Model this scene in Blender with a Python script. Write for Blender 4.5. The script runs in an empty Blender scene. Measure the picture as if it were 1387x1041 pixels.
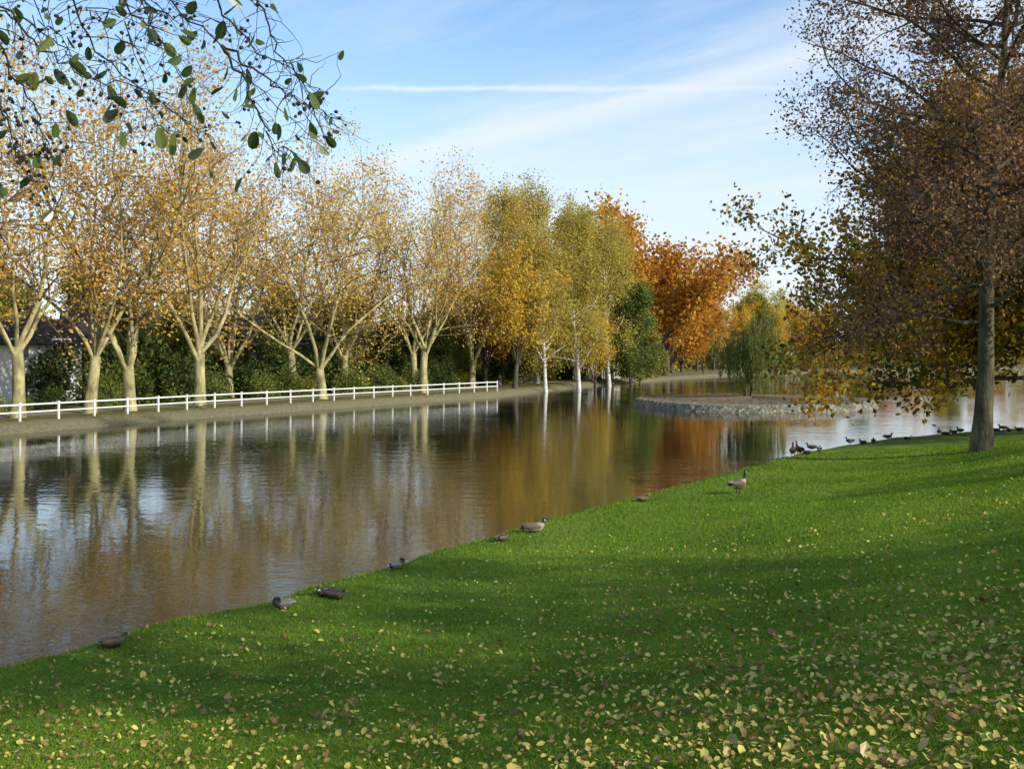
import bpy, math, random
import numpy as np
from mathutils import Vector

R = math.radians
scene = bpy.context.scene
COL = scene.collection
scene.view_settings.view_transform = 'Standard'
scene.view_settings.look = 'None'
scene.view_settings.exposure = 0

SUN_AZ = np.array([0.84, -0.54]); SUN_EL = R(27)
EYE = 4.0

# ------------------------------------------------------------------ helpers
def link(o): COL.objects.link(o); return o

def make_mesh(name, V, faces, mats=(), midx=None, smooth=False):
    me = bpy.data.meshes.new(name)
    V = np.asarray(V, dtype=np.float32)
    faces = [np.asarray(f, dtype=np.int32) for f in faces if len(f)]
    me.vertices.add(len(V)); me.vertices.foreach_set("co", V.ravel())
    nl = sum(f.size for f in faces); nf = sum(len(f) for f in faces)
    me.loops.add(nl); me.loops.foreach_set("vertex_index", np.concatenate([f.ravel() for f in faces]))
    me.polygons.add(nf)
    st = []; c = 0
    for f in faces:
        k = f.shape[1]; st.append(c + np.arange(len(f)) * k); c += f.size
    me.polygons.foreach_set("loop_start", np.concatenate(st).astype(np.int32))
    for m in mats: me.materials.append(m)
    if midx is not None: me.polygons.foreach_set("material_index", np.asarray(midx, dtype=np.int32))
    me.polygons.foreach_set("use_smooth", np.full(nf, smooth, dtype=bool))
    me.update(calc_edges=True)
    return me

def obj(name, me, loc=(0,0,0), rot=(0,0,0), scale=(1,1,1), parent=None, **props):
    o = bpy.data.objects.new(name, me); o.location = loc; o.rotation_euler = rot; o.scale = scale
    if parent is not None: o.parent = parent
    for k, v in props.items(): o[k] = v
    return link(o)

class Acc:
    def __init__(s): s.V=[]; s.F=[]; s.M=[]; s.n=0
    def add(s, V, F, m=0):
        V=np.asarray(V,float); F=np.asarray(F,int)
        s.V.append(V); s.F.append(F+s.n); s.M.append((m,len(F))); s.n+=len(V)
    def mesh(s, name, mats, smooth=False):
        ks = sorted(set(f.shape[1] for f in s.F)); fs=[]; mi=[]
        for k in ks:
            ff=[f for f in s.F if f.shape[1]==k]; mm=[m for f,m in zip(s.F,s.M) if f.shape[1]==k]
            fs.append(np.concatenate(ff)); mi.append(np.concatenate([np.full(c,m) for m,c in mm]))
        return make_mesh(name, np.concatenate(s.V), fs, mats, np.concatenate(mi), smooth)

def box(acc, c, s, m=0, rz=0.0):
    x,y,z=s[0]/2,s[1]/2,s[2]/2
    v=np.array([[-x,-y,-z],[x,-y,-z],[x,y,-z],[-x,y,-z],[-x,-y,z],[x,-y,z],[x,y,z],[-x,y,z]],float)
    if rz:
        ca,sa=math.cos(rz),math.sin(rz); v=np.stack([v[:,0]*ca-v[:,1]*sa, v[:,0]*sa+v[:,1]*ca, v[:,2]],1)
    acc.add(v+np.array(c), [[0,3,2,1],[4,5,6,7],[0,1,5,4],[1,2,6,5],[2,3,7,6],[3,0,4,7]], m)

def norm(v): return v/ (np.linalg.norm(v)+1e-9)

def tube(acc, pts, rad, sides=6, m=0):
    pts=np.asarray(pts,float); rad=np.asarray(rad,float); n=len(pts)
    T=np.gradient(pts,axis=0); T/= (np.linalg.norm(T,axis=1)[:,None]+1e-9)
    d=norm(pts[-1]-pts[0]); ref=np.array([1.,0,0]) if abs(d[0])<0.6 else np.array([0,1.,0])
    U=np.cross(T,ref); U/= (np.linalg.norm(U,axis=1)[:,None]+1e-9); W=np.cross(T,U)
    a=np.arange(sides)*2*math.pi/sides
    ring=pts[:,None,:]+rad[:,None,None]*(np.cos(a)[None,:,None]*U[:,None,:]+np.sin(a)[None,:,None]*W[:,None,:])
    i=np.arange(n-1)[:,None]*sides; j=np.arange(sides)[None,:]; k=(j+1)%sides
    F=np.stack([i+j,i+k,i+sides+k,i+sides+j],-1).reshape(-1,4)
    acc.add(ring.reshape(-1,3),F,m)

def rand_rot(rng,n):
    q=rng.normal(size=(n,4)); q/=np.linalg.norm(q,axis=1)[:,None]
    w,x,y,z=q.T
    return np.stack([np.stack([1-2*(y*y+z*z),2*(x*y-z*w),2*(x*z+y*w)],-1),
        np.stack([2*(x*y+z*w),1-2*(x*x+z*z),2*(y*z-x*w)],-1),
        np.stack([2*(x*z-y*w),2*(y*z+x*w),1-2*(x*x+y*y)],-1)],1)

def tilt_rot(rng,n,tilt):
    a=rng.uniform(0,2*math.pi,n); tx=rng.normal(0,tilt,n); ty=rng.normal(0,tilt,n)
    ca,sa=np.cos(a),np.sin(a)
    Z=np.zeros(n); O=np.ones(n)
    Rz=np.stack([np.stack([ca,-sa,Z],-1),np.stack([sa,ca,Z],-1),np.stack([Z,Z,O],-1)],1)
    Rx=np.stack([np.stack([O,Z,Z],-1),np.stack([Z,np.cos(tx),-np.sin(tx)],-1),np.stack([Z,np.sin(tx),np.cos(tx)],-1)],1)
    Ry=np.stack([np.stack([np.cos(ty),Z,np.sin(ty)],-1),np.stack([Z,O,Z],-1),np.stack([-np.sin(ty),Z,np.cos(ty)],-1)],1)
    return Rz@Rx@Ry

def scatter(acc, tv, tf, pos, rot, size, m=0):
    tv=np.asarray(tv,float); tf=np.asarray(tf,int); n=len(pos); k=len(tv)
    V=np.einsum('nij,kj->nki',rot,tv)*np.asarray(size).reshape(-1,1,1)+pos[:,None,:]
    F=(tf[None]+ (np.arange(n)*k)[:,None,None]).reshape(-1,tf.shape[1])
    acc.add(V.reshape(-1,3),F,m)

LEAFQ=([[0,-.5,0],[.33,0,.06],[0,.5,0],[-.33,0,.06]],[[0,1,2,3]])
LEAF6=([[0,-.5,.02],[0,.5,0.05],[.27,.25,.07],[.34,-.15,.09],[-.27,.25,.08],[-.34,-.15,.07]],
       [[0,3,2,1],[0,1,4,5]])

# ------------------------------------------------------------------ materials
def new_mat(name):
    m=bpy.data.materials.new(name); m.use_nodes=True; nt=m.node_tree; nt.nodes.clear()
    out=nt.nodes.new('ShaderNodeOutputMaterial'); return m,nt,out

def ramp(nt, cols, interp='LINEAR'):
    r=nt.nodes.new('ShaderNodeValToRGB'); e=r.color_ramp.elements; r.color_ramp.interpolation=interp
    n=len(cols)
    while len(e)<n: e.new(0.5)
    for i,c in enumerate(cols):
        if len(c)==4: p,c=c[0],c[1:]
        else: p=i/(n-1)
        e[i].position=p; e[i].color=(*c,1)
    return r

def math_node(nt,op,a,b=None,clamp=False):
    n=nt.nodes.new('ShaderNodeMath'); n.operation=op; n.use_clamp=clamp
    for i,v in enumerate((a,b)):
        if v is None: continue
        if isinstance(v,(int,float)): n.inputs[i].default_value=v
        else: nt.links.new(v,n.inputs[i])
    return n.outputs[0]

def noise(nt,scale,detail=3,vec=None,rough=.5,coord='Object'):
    n=nt.nodes.new('ShaderNodeTexNoise'); n.inputs['Scale'].default_value=scale
    n.inputs['Detail'].default_value=detail; n.inputs['Roughness'].default_value=rough
    if vec is None:
        tc=nt.nodes.new('ShaderNodeTexCoord'); vec=tc.outputs[coord]
    nt.links.new(vec,n.inputs['Vector']); return n.outputs['Fac']

def leaf_mat(name, cols, clump=.35, trans=.4, nscale=.35, gloss=0.0):
    m,nt,out=new_mat(name)
    g=nt.nodes.new('ShaderNodeNewGeometry'); oi=nt.nodes.new('ShaderNodeObjectInfo')
    nz=noise(nt,nscale,2)
    a=math_node(nt,'MULTIPLY',g.outputs['Random Per Island'],.6)
    b=math_node(nt,'MULTIPLY',math_node(nt,'SUBTRACT',nz,.5),clump*4)
    c=math_node(nt,'MULTIPLY',oi.outputs['Random'],.3)
    f=math_node(nt,'ADD',math_node(nt,'ADD',a,b),c,clamp=True)
    r=ramp(nt,cols); nt.links.new(f,r.inputs[0])
    d=nt.nodes.new('ShaderNodeBsdfDiffuse'); t=nt.nodes.new('ShaderNodeBsdfTranslucent')
    nt.links.new(r.outputs[0],d.inputs[0]); nt.links.new(r.outputs[0],t.inputs[0])
    mx=nt.nodes.new('ShaderNodeMixShader'); mx.inputs[0].default_value=trans
    nt.links.new(d.outputs[0],mx.inputs[1]); nt.links.new(t.outputs[0],mx.inputs[2])
    last=mx.outputs[0]
    if gloss>0:
        gl=nt.nodes.new('ShaderNodeBsdfGlossy'); gl.inputs['Roughness'].default_value=.35
        m2=nt.nodes.new('ShaderNodeMixShader'); m2.inputs[0].default_value=gloss
        nt.links.new(last,m2.inputs[1]); nt.links.new(gl.outputs[0],m2.inputs[2]); last=m2.outputs[0]
    nt.links.new(last,out.inputs[0]); return m

def surf_mat(name, cols, scale=2.0, rough=.85, detail=5, bump=0.0, bscale=None, stretch=(1,1,1), spec=.3):
    m,nt,out=new_mat(name)
    tc=nt.nodes.new('ShaderNodeTexCoord'); mp=nt.nodes.new('ShaderNodeMapping'); mp.inputs['Scale'].default_value=stretch
    nt.links.new(tc.outputs['Object'],mp.inputs[0])
    f=noise(nt,scale,detail,mp.outputs[0],.6)
    r=ramp(nt,[(.3,*cols[0])]+[(.3+.4*(i/(len(cols)-1)),*c) for i,c in enumerate(cols) if i>0] if len(cols)>1 else [(0,*cols[0]),(1,*cols[0])])
    nt.links.new(f,r.inputs[0])
    p=nt.nodes.new('ShaderNodeBsdfPrincipled'); p.inputs['Roughness'].default_value=rough
    p.inputs['Specular IOR Level'].default_value=spec
    nt.links.new(r.outputs[0],p.inputs['Base Color'])
    if bump>0:
        b=nt.nodes.new('ShaderNodeBump'); b.inputs['Strength'].default_value=.8; b.inputs['Distance'].default_value=bump
        nt.links.new(noise(nt,bscale or scale*3,5,mp.outputs[0],.65),b.inputs['Height']); nt.links.new(b.outputs[0],p.inputs['Normal'])
    nt.links.new(p.outputs[0],out.inputs[0]); return m

M_plane_leaf=leaf_mat('plane_leaves',[(.42,.19,.045),(.62,.34,.075),(.74,.48,.11),(.74,.58,.15),(.58,.53,.15)],trans=.45)
M_gold_leaf=leaf_mat('golden_leaves',[(.48,.24,.035),(.66,.39,.05),(.72,.50,.07),(.52,.48,.08)],trans=.45)
M_birch_leaf=leaf_mat('birch_leaves',[(.28,.26,.055),(.48,.40,.08),(.64,.49,.09),(.40,.36,.08)],trans=.45)
M_orange_leaf=leaf_mat('rust_leaves',[(.32,.13,.025),(.50,.22,.036),(.60,.31,.045),(.60,.40,.06)],trans=.42)
M_green_leaf=leaf_mat('green_leaves',[(.07,.10,.026),(.15,.19,.045),(.24,.27,.06),(.38,.34,.07)],trans=.4)
M_dark_leaf=leaf_mat('evergreen_leaves',[(.028,.048,.015),(.055,.085,.024),(.11,.15,.038),(.26,.25,.06)],trans=.3)
M_olive_leaf=leaf_mat('olive_leaves',[(.13,.14,.035),(.26,.25,.055),(.42,.36,.07),(.48,.33,.06)],trans=.4)
M_pale_leaf=leaf_mat('pale_yellow_leaves',[(.30,.30,.09),(.50,.46,.13),(.60,.52,.13),(.40,.42,.13)],trans=.45)
M_alder_leaf=leaf_mat('brown_seed_leaves',[(.10,.06,.045),(.17,.105,.07),(.27,.155,.09),(.40,.21,.065),(.58,.32,.065)],trans=.3,clump=.3)
M_beech_leaf=leaf_mat('beech_leaves',[(.06,.08,.018),(.18,.15,.026),(.50,.24,.03),(.68,.42,.042),(.42,.46,.06)],trans=.45,clump=.55,nscale=.25)
M_willow_leaf=leaf_mat('willow_leaves',[(.10,.135,.038),(.18,.22,.058),(.30,.33,.08)],trans=.42)
M_near_leaf=leaf_mat('alder_leaves',[(.03,.052,.015),(.055,.09,.02),(.10,.15,.028),(.26,.26,.055)],trans=.4,gloss=.05)
M_litter=leaf_mat('fallen_leaves',[(.12,.06,.028),(.28,.17,.06),(.46,.37,.10),(.54,.50,.12),(.84,.60,.03)],trans=.1,clump=.15,nscale=2,gloss=.02)
M_grass_blade=leaf_mat('grass_blades',[(.09,.16,.014),(.14,.235,.018),(.205,.31,.026),(.27,.345,.045)],trans=.42,clump=.4,nscale=.4)
M_reed=leaf_mat('dry_stalks',[(.10,.07,.035),(.20,.15,.075),(.17,.18,.06)],trans=.2)

M_plane_bark=surf_mat('plane_bark',[(.12,.105,.05),(.33,.285,.13),(.58,.51,.27)],1.8,stretch=(1,1,.5),bump=.02)
M_twig_pale=surf_mat('pale_twigs',[(.12,.09,.04),(.22,.17,.075)],1.0)
M_dark_bark=surf_mat('dark_bark',[(.05,.04,.03),(.11,.09,.065)],2.5,bump=.03)
M_alder_bark=surf_mat('grooved_bark',[(.028,.024,.014),(.085,.072,.038),(.16,.15,.065)],3.0,bump=.09,bscale=8,stretch=(1,1,.3))
M_alder_twig=surf_mat('brown_twigs',[(.06,.042,.032),(.12,.085,.065)],2)
M_birch_bark=surf_mat('birch_bark',[(.18,.16,.14),(.62,.60,.55),(.72,.70,.66)],2.2,stretch=(1,1,3))
M_twig_dark=surf_mat('dark_twigs',[(.02,.015,.012),(.045,.035,.028)],5)

# ------------------------------------------------------------------ terrain
NEAR=[(-40,-45),(-25,-15),(-15,0),(-6.7,12.6),(-5.26,14.5),(-3.78,16.5),(-2.27,18.9),(.1,22.9),(3.6,28.1),(7.8,34.5),(11.7,40.6),(17.8,47.4),(27.7,54.2),(45,62),(75,75),(120,95),(170,130),(200,200)]
FAR=[(195,270),(139,272),(84,240),(56,215),(33,176),(22,153),(9,124),(-1.2,94.2),(-10.9,78.2),(-18.7,64.2),(-24.9,51),(-31.5,39.2),(-50,10),(-65,-20),(-65,-45)]
POLY=np.array(NEAR+FAR,float)
def segdist(P,A):
    d=np.full(len(P),1e9)
    for a,b in zip(A[:-1],A[1:]):
        a=np.array(a,float); b=np.array(b,float); ab=b-a
        t=np.clip(((P-a)@ab)/(ab@ab),0,1); q=a+t[:,None]*ab
        d=np.minimum(d,np.linalg.norm(P-q,axis=1))
    return d
def inside(P):
    c=np.zeros(len(P),bool); n=len(POLY)
    for i in range(n):
        x1,y1=POLY[i]; x2,y2=POLY[(i+1)%n]
        if y1==y2: continue
        cond=((y1>P[:,1])!=(y2>P[:,1])) & (P[:,0]<(x2-x1)*(P[:,1]-y1)/(y2-y1)+x1)
        c^=cond
    return c
def field(P):
    dn=segdist(P,NEAR); df=segdist(P,FAR); s=np.minimum(dn,df); ins=inside(P); s=np.where(ins,-s,s)
    s=s+(.10*np.sin(P[:,0]*1.7+P[:,1]*1.1)+.07*np.sin(P[:,1]*2.9-P[:,0]*.8))*np.exp(-np.abs(s))
    w=df**5/(dn**5+df**5+1e-9)
    sp=np.maximum(s,0)
    near=np.where(s<.35,s*.34,.119+.0135*np.minimum(sp-.35,12.5)**2)
    near=near+np.clip((sp-12.8)*.10,0,.9)
    far=np.where(s<1.6,s*.31,.496)+np.clip((sp-30)*.01,0,.5)
    z=np.where(s<0,np.maximum(s*.33,-1.2),w*near+(1-w)*far)
    return z,s,w
def bumps(x,y):
    return .02*np.sin(x*.9+1.3*np.sin(y*.4))+.018*np.sin(y*1.1+x*.35)
def height(x,y):
    P=np.stack([np.atleast_1d(x).astype(float),np.atleast_1d(y).astype(float)],1)
    z,s,w=field(P); return z+np.clip(s,0,1)*w*bumps(P[:,0],P[:,1])
def gz(x,y): return float(height(x,y)[0])
def shore(x,y): return float(field(np.array([[x,y]],float))[1][0])
def survey(px,py,edge=.4):
    """ground point from a bearing and a dip measured in the photograph; never closer to the water than `edge`"""
    k=(px-693.5)/1361; dip=(py-480)/1361; y=EYE/dip
    for _ in range(30):
        y=.5*y+.5*(EYE-max(0,gz(k*y,y)))/dip
    n=0
    while shore(k*y,y)<edge and n<300: y*=.996; n+=1
    return k*y,y,gz(k*y,y)

def lines(spec):
    out=[]
    for a,b,st in spec: out.append(np.arange(a,b,st))
    return np.concatenate(out)
gx=lines([(-2000,-400,200),(-400,-90,20),(-90,-34,2),(-34,-12,.6),(-12,22,.33),(22,60,.8),(60,220,3),(220,400,20),(400,2001,200)])
gy=lines([(-600,-60,60),(-60,-4,2),(-4,58,.33),(58,110,.8),(110,300,2),(300,500,20),(500,2600,300)])
X,Y=np.meshgrid(gx,gy); P=np.stack([X.ravel(),Y.ravel()],1)
z,s,w=field(P); z=z+np.clip(s,0,1)*w*bumps(P[:,0],P[:,1])
nx,ny=len(gx),len(gy)
i=np.arange(ny-1)[:,None]*nx; j=np.arange(nx-1)[None,:]
F=np.stack([i+j,i+j+1,i+nx+j+1,i+nx+j],-1).reshape(-1,4)

m,nt,out=new_mat('ground_cover')
at=nt.nodes.new('ShaderNodeAttribute'); at.attribute_name='bank'
at2=nt.nodes.new('ShaderNodeAttribute'); at2.attribute_name='farside'
n1=noise(nt,.35,5,rough=.6); n2=noise(nt,14,4,rough=.7); n3=noise(nt,3,5,rough=.7)
mixf=math_node(nt,'ADD',math_node(nt,'MULTIPLY',n1,.5),math_node(nt,'MULTIPLY',n2,.5))
rg=ramp(nt,[(.32,.065,.115,.012),(.5,.125,.21,.02),(.66,.215,.31,.035)]); nt.links.new(mixf,rg.inputs[0])
rf=ramp(nt,[(.35,.08,.11,.03),(.55,.18,.15,.055),(.68,.32,.20,.07)]); nt.links.new(n3,rf.inputs[0])
rs=ramp(nt,[(.3,.10,.095,.05),(.5,.22,.20,.115),(.7,.36,.32,.20)]); 
n4=noise(nt,5,6,rough=.8); nt.links.new(n4,rs.inputs[0])
mx=nt.nodes.new('ShaderNodeMix'); mx.data_type='RGBA'; nt.links.new(at2.outputs['Fac'],mx.inputs[0]); nt.links.new(rg.outputs[0],mx.inputs[6]); nt.links.new(rf.outputs[0],mx.inputs[7])
mx2=nt.nodes.new('ShaderNodeMix'); mx2.data_type='RGBA'; nt.links.new(at.outputs['Fac'],mx2.inputs[0]); nt.links.new(mx.outputs[2],mx2.inputs[6]); nt.links.new(rs.outputs[0],mx2.inputs[7])
pb=nt.nodes.new('ShaderNodeBsdfPrincipled'); pb.inputs['Roughness'].default_value=.9; pb.inputs['Specular IOR Level'].default_value=.15
nt.links.new(mx2.outputs[2],pb.inputs['Base Color'])
bp=nt.nodes.new('ShaderNodeBump'); bp.inputs['Distance'].default_value=.10; bp.inputs['Strength'].default_value=1
nt.links.new(n2,bp.inputs['Height']); nt.links.new(bp.outputs[0],pb.inputs['Normal']); nt.links.new(pb.outputs[0],out.inputs[0])
M_ground=m
me=make_mesh('ground',np.stack([P[:,0],P[:,1],z],1),[F],[M_ground],smooth=True)
sand=np.clip(np.where(s<0.02,1.0,0)+(1-w)*np.clip((2.0-s)/1.1,0,1),0,1)
a=me.attributes.new('bank','FLOAT','POINT'); a.data.foreach_set('value',sand.astype(np.float32))
a=me.attributes.new('farside','FLOAT','POINT'); a.data.foreach_set('value',np.clip(1-w,0,1).astype(np.float32))
obj('ground',me,kind='structure',label='grassy park ground sloping down to a pond',category='ground')

# water
m,nt,out=new_mat('pond_water')
tc=nt.nodes.new('ShaderNodeTexCoord'); mp=nt.nodes.new('ShaderNodeMapping'); mp.inputs['Rotation'].default_value=(0,0,R(20)); mp.inputs['Scale'].default_value=(1,1.5,1)
nt.links.new(tc.outputs['Object'],mp.inputs[0])
w1=noise(nt,1.1,2,mp.outputs[0],.5); w2=noise(nt,5,2,mp.outputs[0],.5); w3=noise(nt,.05,3,mp.outputs[0],.6)
amp=nt.nodes.new('ShaderNodeMapRange'); amp.inputs[1].default_value=.42; amp.inputs[2].default_value=.62; amp.inputs[3].default_value=.35; amp.inputs[4].default_value=.95
nt.links.new(w3,amp.inputs[0])
hgt=math_node(nt,'MULTIPLY',math_node(nt,'ADD',w1,math_node(nt,'MULTIPLY',w2,.28)),amp.outputs[0])
bp=nt.nodes.new('ShaderNodeBump'); bp.inputs['Distance'].default_value=.015; bp.inputs['Strength'].default_value=1; nt.links.new(hgt,bp.inputs['Height'])
pb=nt.nodes.new('ShaderNodeBsdfPrincipled'); pb.inputs['Base Color'].default_value=(.036,.034,.016,1); pb.inputs['Roughness'].default_value=.02
pb.inputs['IOR'].default_value=1.68; nt.links.new(bp.outputs[0],pb.inputs['Normal']); nt.links.new(pb.outputs[0],out.inputs[0])
obj('water',make_mesh('water',[[-120,-80,0],[260,-80,0],[260,330,0],[-120,330,0]],[[[0,1,2,3]]],[m]),kind='structure',label='calm brown pond water with ripples',category='water')

def offset_line(pts,off):
    pts=np.array(pts,float); t=np.gradient(pts,axis=0); t/=np.linalg.norm(t,axis=1)[:,None]
    return pts+np.stack([-t[:,1],t[:,0]],1)*off
def resample(pts,step):
    pts=np.array(pts,float); d=np.concatenate([[0],np.cumsum(np.linalg.norm(np.diff(pts,axis=0),axis=1))])
    q=np.arange(0,d[-1],step); return np.stack([np.interp(q,d,pts[:,0]),np.interp(q,d,pts[:,1])],1)
far_line=resample([(-31.5,39.2),(-24.9,51),(-18.7,64.2),(-10.9,78.2),(-1.2,94.2),(9,124),(22,153),(33,176),(56,215),(84,240)],2.0)
a=offset_line(far_line,5.0); b=offset_line(far_line,6.6)
V=[];
for p,q in zip(a,b):
    V.append([p[0],p[1],gz(*p)+.02]); V.append([q[0],q[1],gz(*q)+.02])
n=len(a); F=[[2*k,2*k+2,2*k+3,2*k+1] for k in range(n-1)]
M_path=surf_mat('gravel_path',[(.18,.15,.10),(.32,.27,.19)],4,bump=.01)
obj('path',make_mesh('path',V,[F],[M_path]),kind='structure',label='pale gravel footpath along the pond bank',category='path')

# ------------------------------------------------------------------ trees
def grow(rng,p,d,L,n,wander,up):
    pts=[np.array(p,float)]; d=norm(np.array(d,float)); st=L/(n-1)
    for k in range(n-1):
        d=norm(d+rng.normal(size=3)*wander+np.array([0,0,up/(n-1)])); pts.append(pts[-1]+d*st)
    return np.array(pts)

def sub(rng,A,leafpts,pts,rad,lv,li,env=None):
    sp=lv[li]; n=sp['n']; ga=rng.uniform(0,6.28); N=len(pts)
    for i in range(n):
        t=sp.get('t0',.2)+(1-sp.get('t0',.2))*(i+rng.uniform(0,1))/n
        f=t*(N-1); k=min(int(f),N-2); fr=f-k
        p=pts[k]*(1-fr)+pts[k+1]*fr; r=rad[k]*(1-fr)+rad[k+1]*fr
        T=norm(pts[k+1]-pts[k]); ga+=2.4+rng.normal()*.4
        ref=np.array([0,0,1.]) if abs(T[2])<.9 else np.array([1.,0,0])
        U=norm(np.cross(T,ref)); W=np.cross(T,U)
        an=R(sp['ang']+rng.normal()*sp.get('av',10))
        d=T*math.cos(an)+(U*math.cos(ga)+W*math.sin(ga))*math.sin(an)
        if p[2]<sp.get('zmin',-9)+.5 and d[2]<0: d[2]=abs(d[2])*.3
        L=sp['len']*rng.uniform(.7,1.25)
        L*= env(t) if (env is not None) else (1-.45*t)
        r0=min(r*.75,sp.get('r',.1)); q=grow(rng,p,d,L,sp.get('np',5),sp.get('w',.12),sp.get('up',.2))
        rr=np.linspace(r0,max(r0*.25,.004),len(q))
        if q[:,2].min()<sp.get('zmin',-9): q[:,2]=np.maximum(q[:,2],sp['zmin']+.25*(q[:,2]-sp['zmin']))
        tube(A[sp.get('acc',1)],q,rr,sp.get('s',4),sp.get('m',0))
        if li+1<len(lv): sub(rng,A,leafpts,q,rr,lv,li+1)
        if 'leaves' in sp:
            m_=sp['leaves']; tt=rng.uniform(sp.get('lt',.1),1,m_)*(len(q)-1); kk=np.minimum(tt.astype(int),len(q)-2); fr=(tt-kk)[:,None]
            leafpts.append(q[kk]*(1-fr)+q[kk+1]*fr+rng.normal(size=(m_,3))*sp.get('jit',.25))

def finish(rng,A,leafpts,leaf,lsize,mats_t,mats_c,name,thin=.0,tmpl=LEAFQ):
    Lp=np.concatenate(leafpts) if leafpts else np.zeros((0,3))
    if len(Lp) and thin>-9:
        ph=rng.uniform(0,6,6)
        f=(np.sin(Lp[:,0]*1.1+ph[0]+np.sin(Lp[:,2]*.7))+np.sin(Lp[:,1]*1.2+ph[1]+np.sin(Lp[:,0]*.6))+np.sin(Lp[:,2]*1.3+ph[2]+np.sin(Lp[:,1]*.8)))/3
        keep=(f+rng.uniform(-.5,.5,len(f)))>thin-.35
        Lp=Lp[keep]
    if len(Lp): scatter(A[1],tmpl[0],tmpl[1],Lp,rand_rot(rng,len(Lp)),lsize*rng.uniform(.65,1.3,len(Lp)),1)
    return A[0].mesh(name+'_trunk',mats_t,True),A[1].mesh(name+'_crown',mats_c,False)

def fork_tree(seed,name,H=22,th=3.2,tr=.42,nl=5,spread=26,lsize=.24,leaf=None,bark=None,twig=None,leaves=15,thin=0,n2=13,n3=8,jit=.35,wid=1.0,lr=(.34,.5),lw=.09,t0=.18,lowsag=0.0):
    rng=np.random.default_rng(seed); A=[Acc(),Acc()]; lp=[]
    tp=grow(rng,(0,0,-.3),(rng.normal()*.05,rng.normal()*.05,1),th+.3,5,.03,.1)
    tube(A[0],tp,[tr*1.45,tr*1.12,tr,tr*.97,tr*.95],12)
    a0=rng.uniform(0,6)
    lv=[dict(n=n2,t0=t0,ang=44,av=16,len=H*.27*wid,r=.06,np=6,w=.15,up=.45-lowsag,s=4,acc=1),
        dict(n=n3,t0=.15,ang=45,av=16,len=H*.085,r=.02,np=4,w=.17,up=.2-lowsag,s=3,acc=1,leaves=leaves,jit=jit)]
    for i in range(nl):
        a=a0+i*6.283/nl+rng.normal()*.3; an=R(spread*rng.uniform(.45,1.4)) if i else R(6)
        d=(math.cos(a)*math.sin(an),math.sin(a)*math.sin(an),math.cos(an))
        L=(H-th)*rng.uniform(.72,1.02)
        st=tp[-1]-np.array([0,0,rng.uniform(.0,th*.28)])
        q=grow(rng,st,d,L,10,lw,.35 if i else .1); r0=tr*rng.uniform(*lr)
        rr=r0*np.linspace(1,.10,10); tube(A[0],q,rr,8)
        sub(rng,A,lp,q,rr,lv,0)
    return finish(rng,A,lp,leaf,lsize,[bark],[twig,leaf],name,thin)

def leader_tree(seed,name,H=16,th=3,tr=.3,nl=26,L1=5,ang=65,env=None,lsize=.3,leaf=None,bark=None,twig=None,leaves=20,n2=7,n3=5,jit=.35,thin=0,up1=.3,up2=.1,lean=(0,0),tmpl=LEAFQ,r1=.12,L2=.42,L3=.2,wander=.03,twigr=.02,w1=.10,zmin=-9):
    rng=np.random.default_rng(seed); A=[Acc(),Acc()]; lp=[]
    tp=grow(rng,(0,0,-.3),(lean[0],lean[1],1),H,14,wander,.1)
    tt=np.linspace(0,1,14); rr=tr*(1-tt*.93); rr[0]*=1.35; rr[1]*=1.05
    tube(A[0],tp,rr,14)
    lv=[dict(n=nl,t0=th/H,ang=ang,av=10,len=L1,r=r1,np=8,w=w1,up=up1,s=6,acc=0,zmin=zmin),
        dict(n=n2,t0=.15,ang=45,av=12,len=L1*L2,r=r1*.4,np=5,w=.14,up=up2,s=4,acc=1,zmin=zmin),
        dict(n=n3,t0=.1,ang=45,av=15,len=L1*L3,r=twigr,np=4,w=.18,up=up2,s=3,acc=1,leaves=leaves,jit=jit,zmin=zmin-.4)]
    sub(rng,A,lp,tp,rr,lv,0,env or (lambda t: max(.15,math.sin(math.pi*min(1,(t*.85+.18))))))
    return finish(rng,A,lp,leaf,lsize,[bark],[twig,leaf],name,thin,tmpl)

def place_tree(name,pair,x,y,rz=0,sc=1,sz=None,label='',group=None,z=None):
    e=obj(name,None,(x,y,gz(x,y) if z is None else z),(0,0,rz),(sc,sc,sz or sc),label=label,category='tree')
    if group: e['group']=group
    obj('trunk',pair[0],parent=e); obj('crown',pair[1],parent=e)
    return e

planes=[fork_tree(210+k,'plane_tree',H=22.5,th=[3.4,2.4,4.2,2.8,3.6][k],tr=.34,nl=[6,5,6,6,5][k],spread=[32,36,29,34,31][k],leaf=M_plane_leaf,bark=M_plane_bark,twig=M_twig_pale,thin=[.08,-.02,.10,.0,.06][k],leaves=17,n2=13,n3=8,jit=.6,lsize=.225,lw=.12,t0=.13,lowsag=.2) for k in range(5)]
rs_=random.Random(4)
PL=[(-32.5,46.5,0,.9),(-30.2,51.5,1,.95),(-27.5,55.9,2,.95),(-25.3,60.1,4,.95),(-23.8,62.6,3,1.0),(-21.0,67.6,0,1.04),(-14.9,79.2,1,1.0),(-8.0,91.6,2,1.0),
    (-22.8,81,3,1.0),(-15.4,93,0,1.0),(-4.2,106,3,.97),(-9.8,101,4,1.0),(-18.9,86,2,1.0)]
for x,y,k,sc in PL:
    place_tree('plane_tree',planes[k],x,y,rs_.uniform(0,6.28),sc,label='tall plane tree with pale forked trunk and golden orange leaves',group='plane trees lining the far bank')

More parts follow.
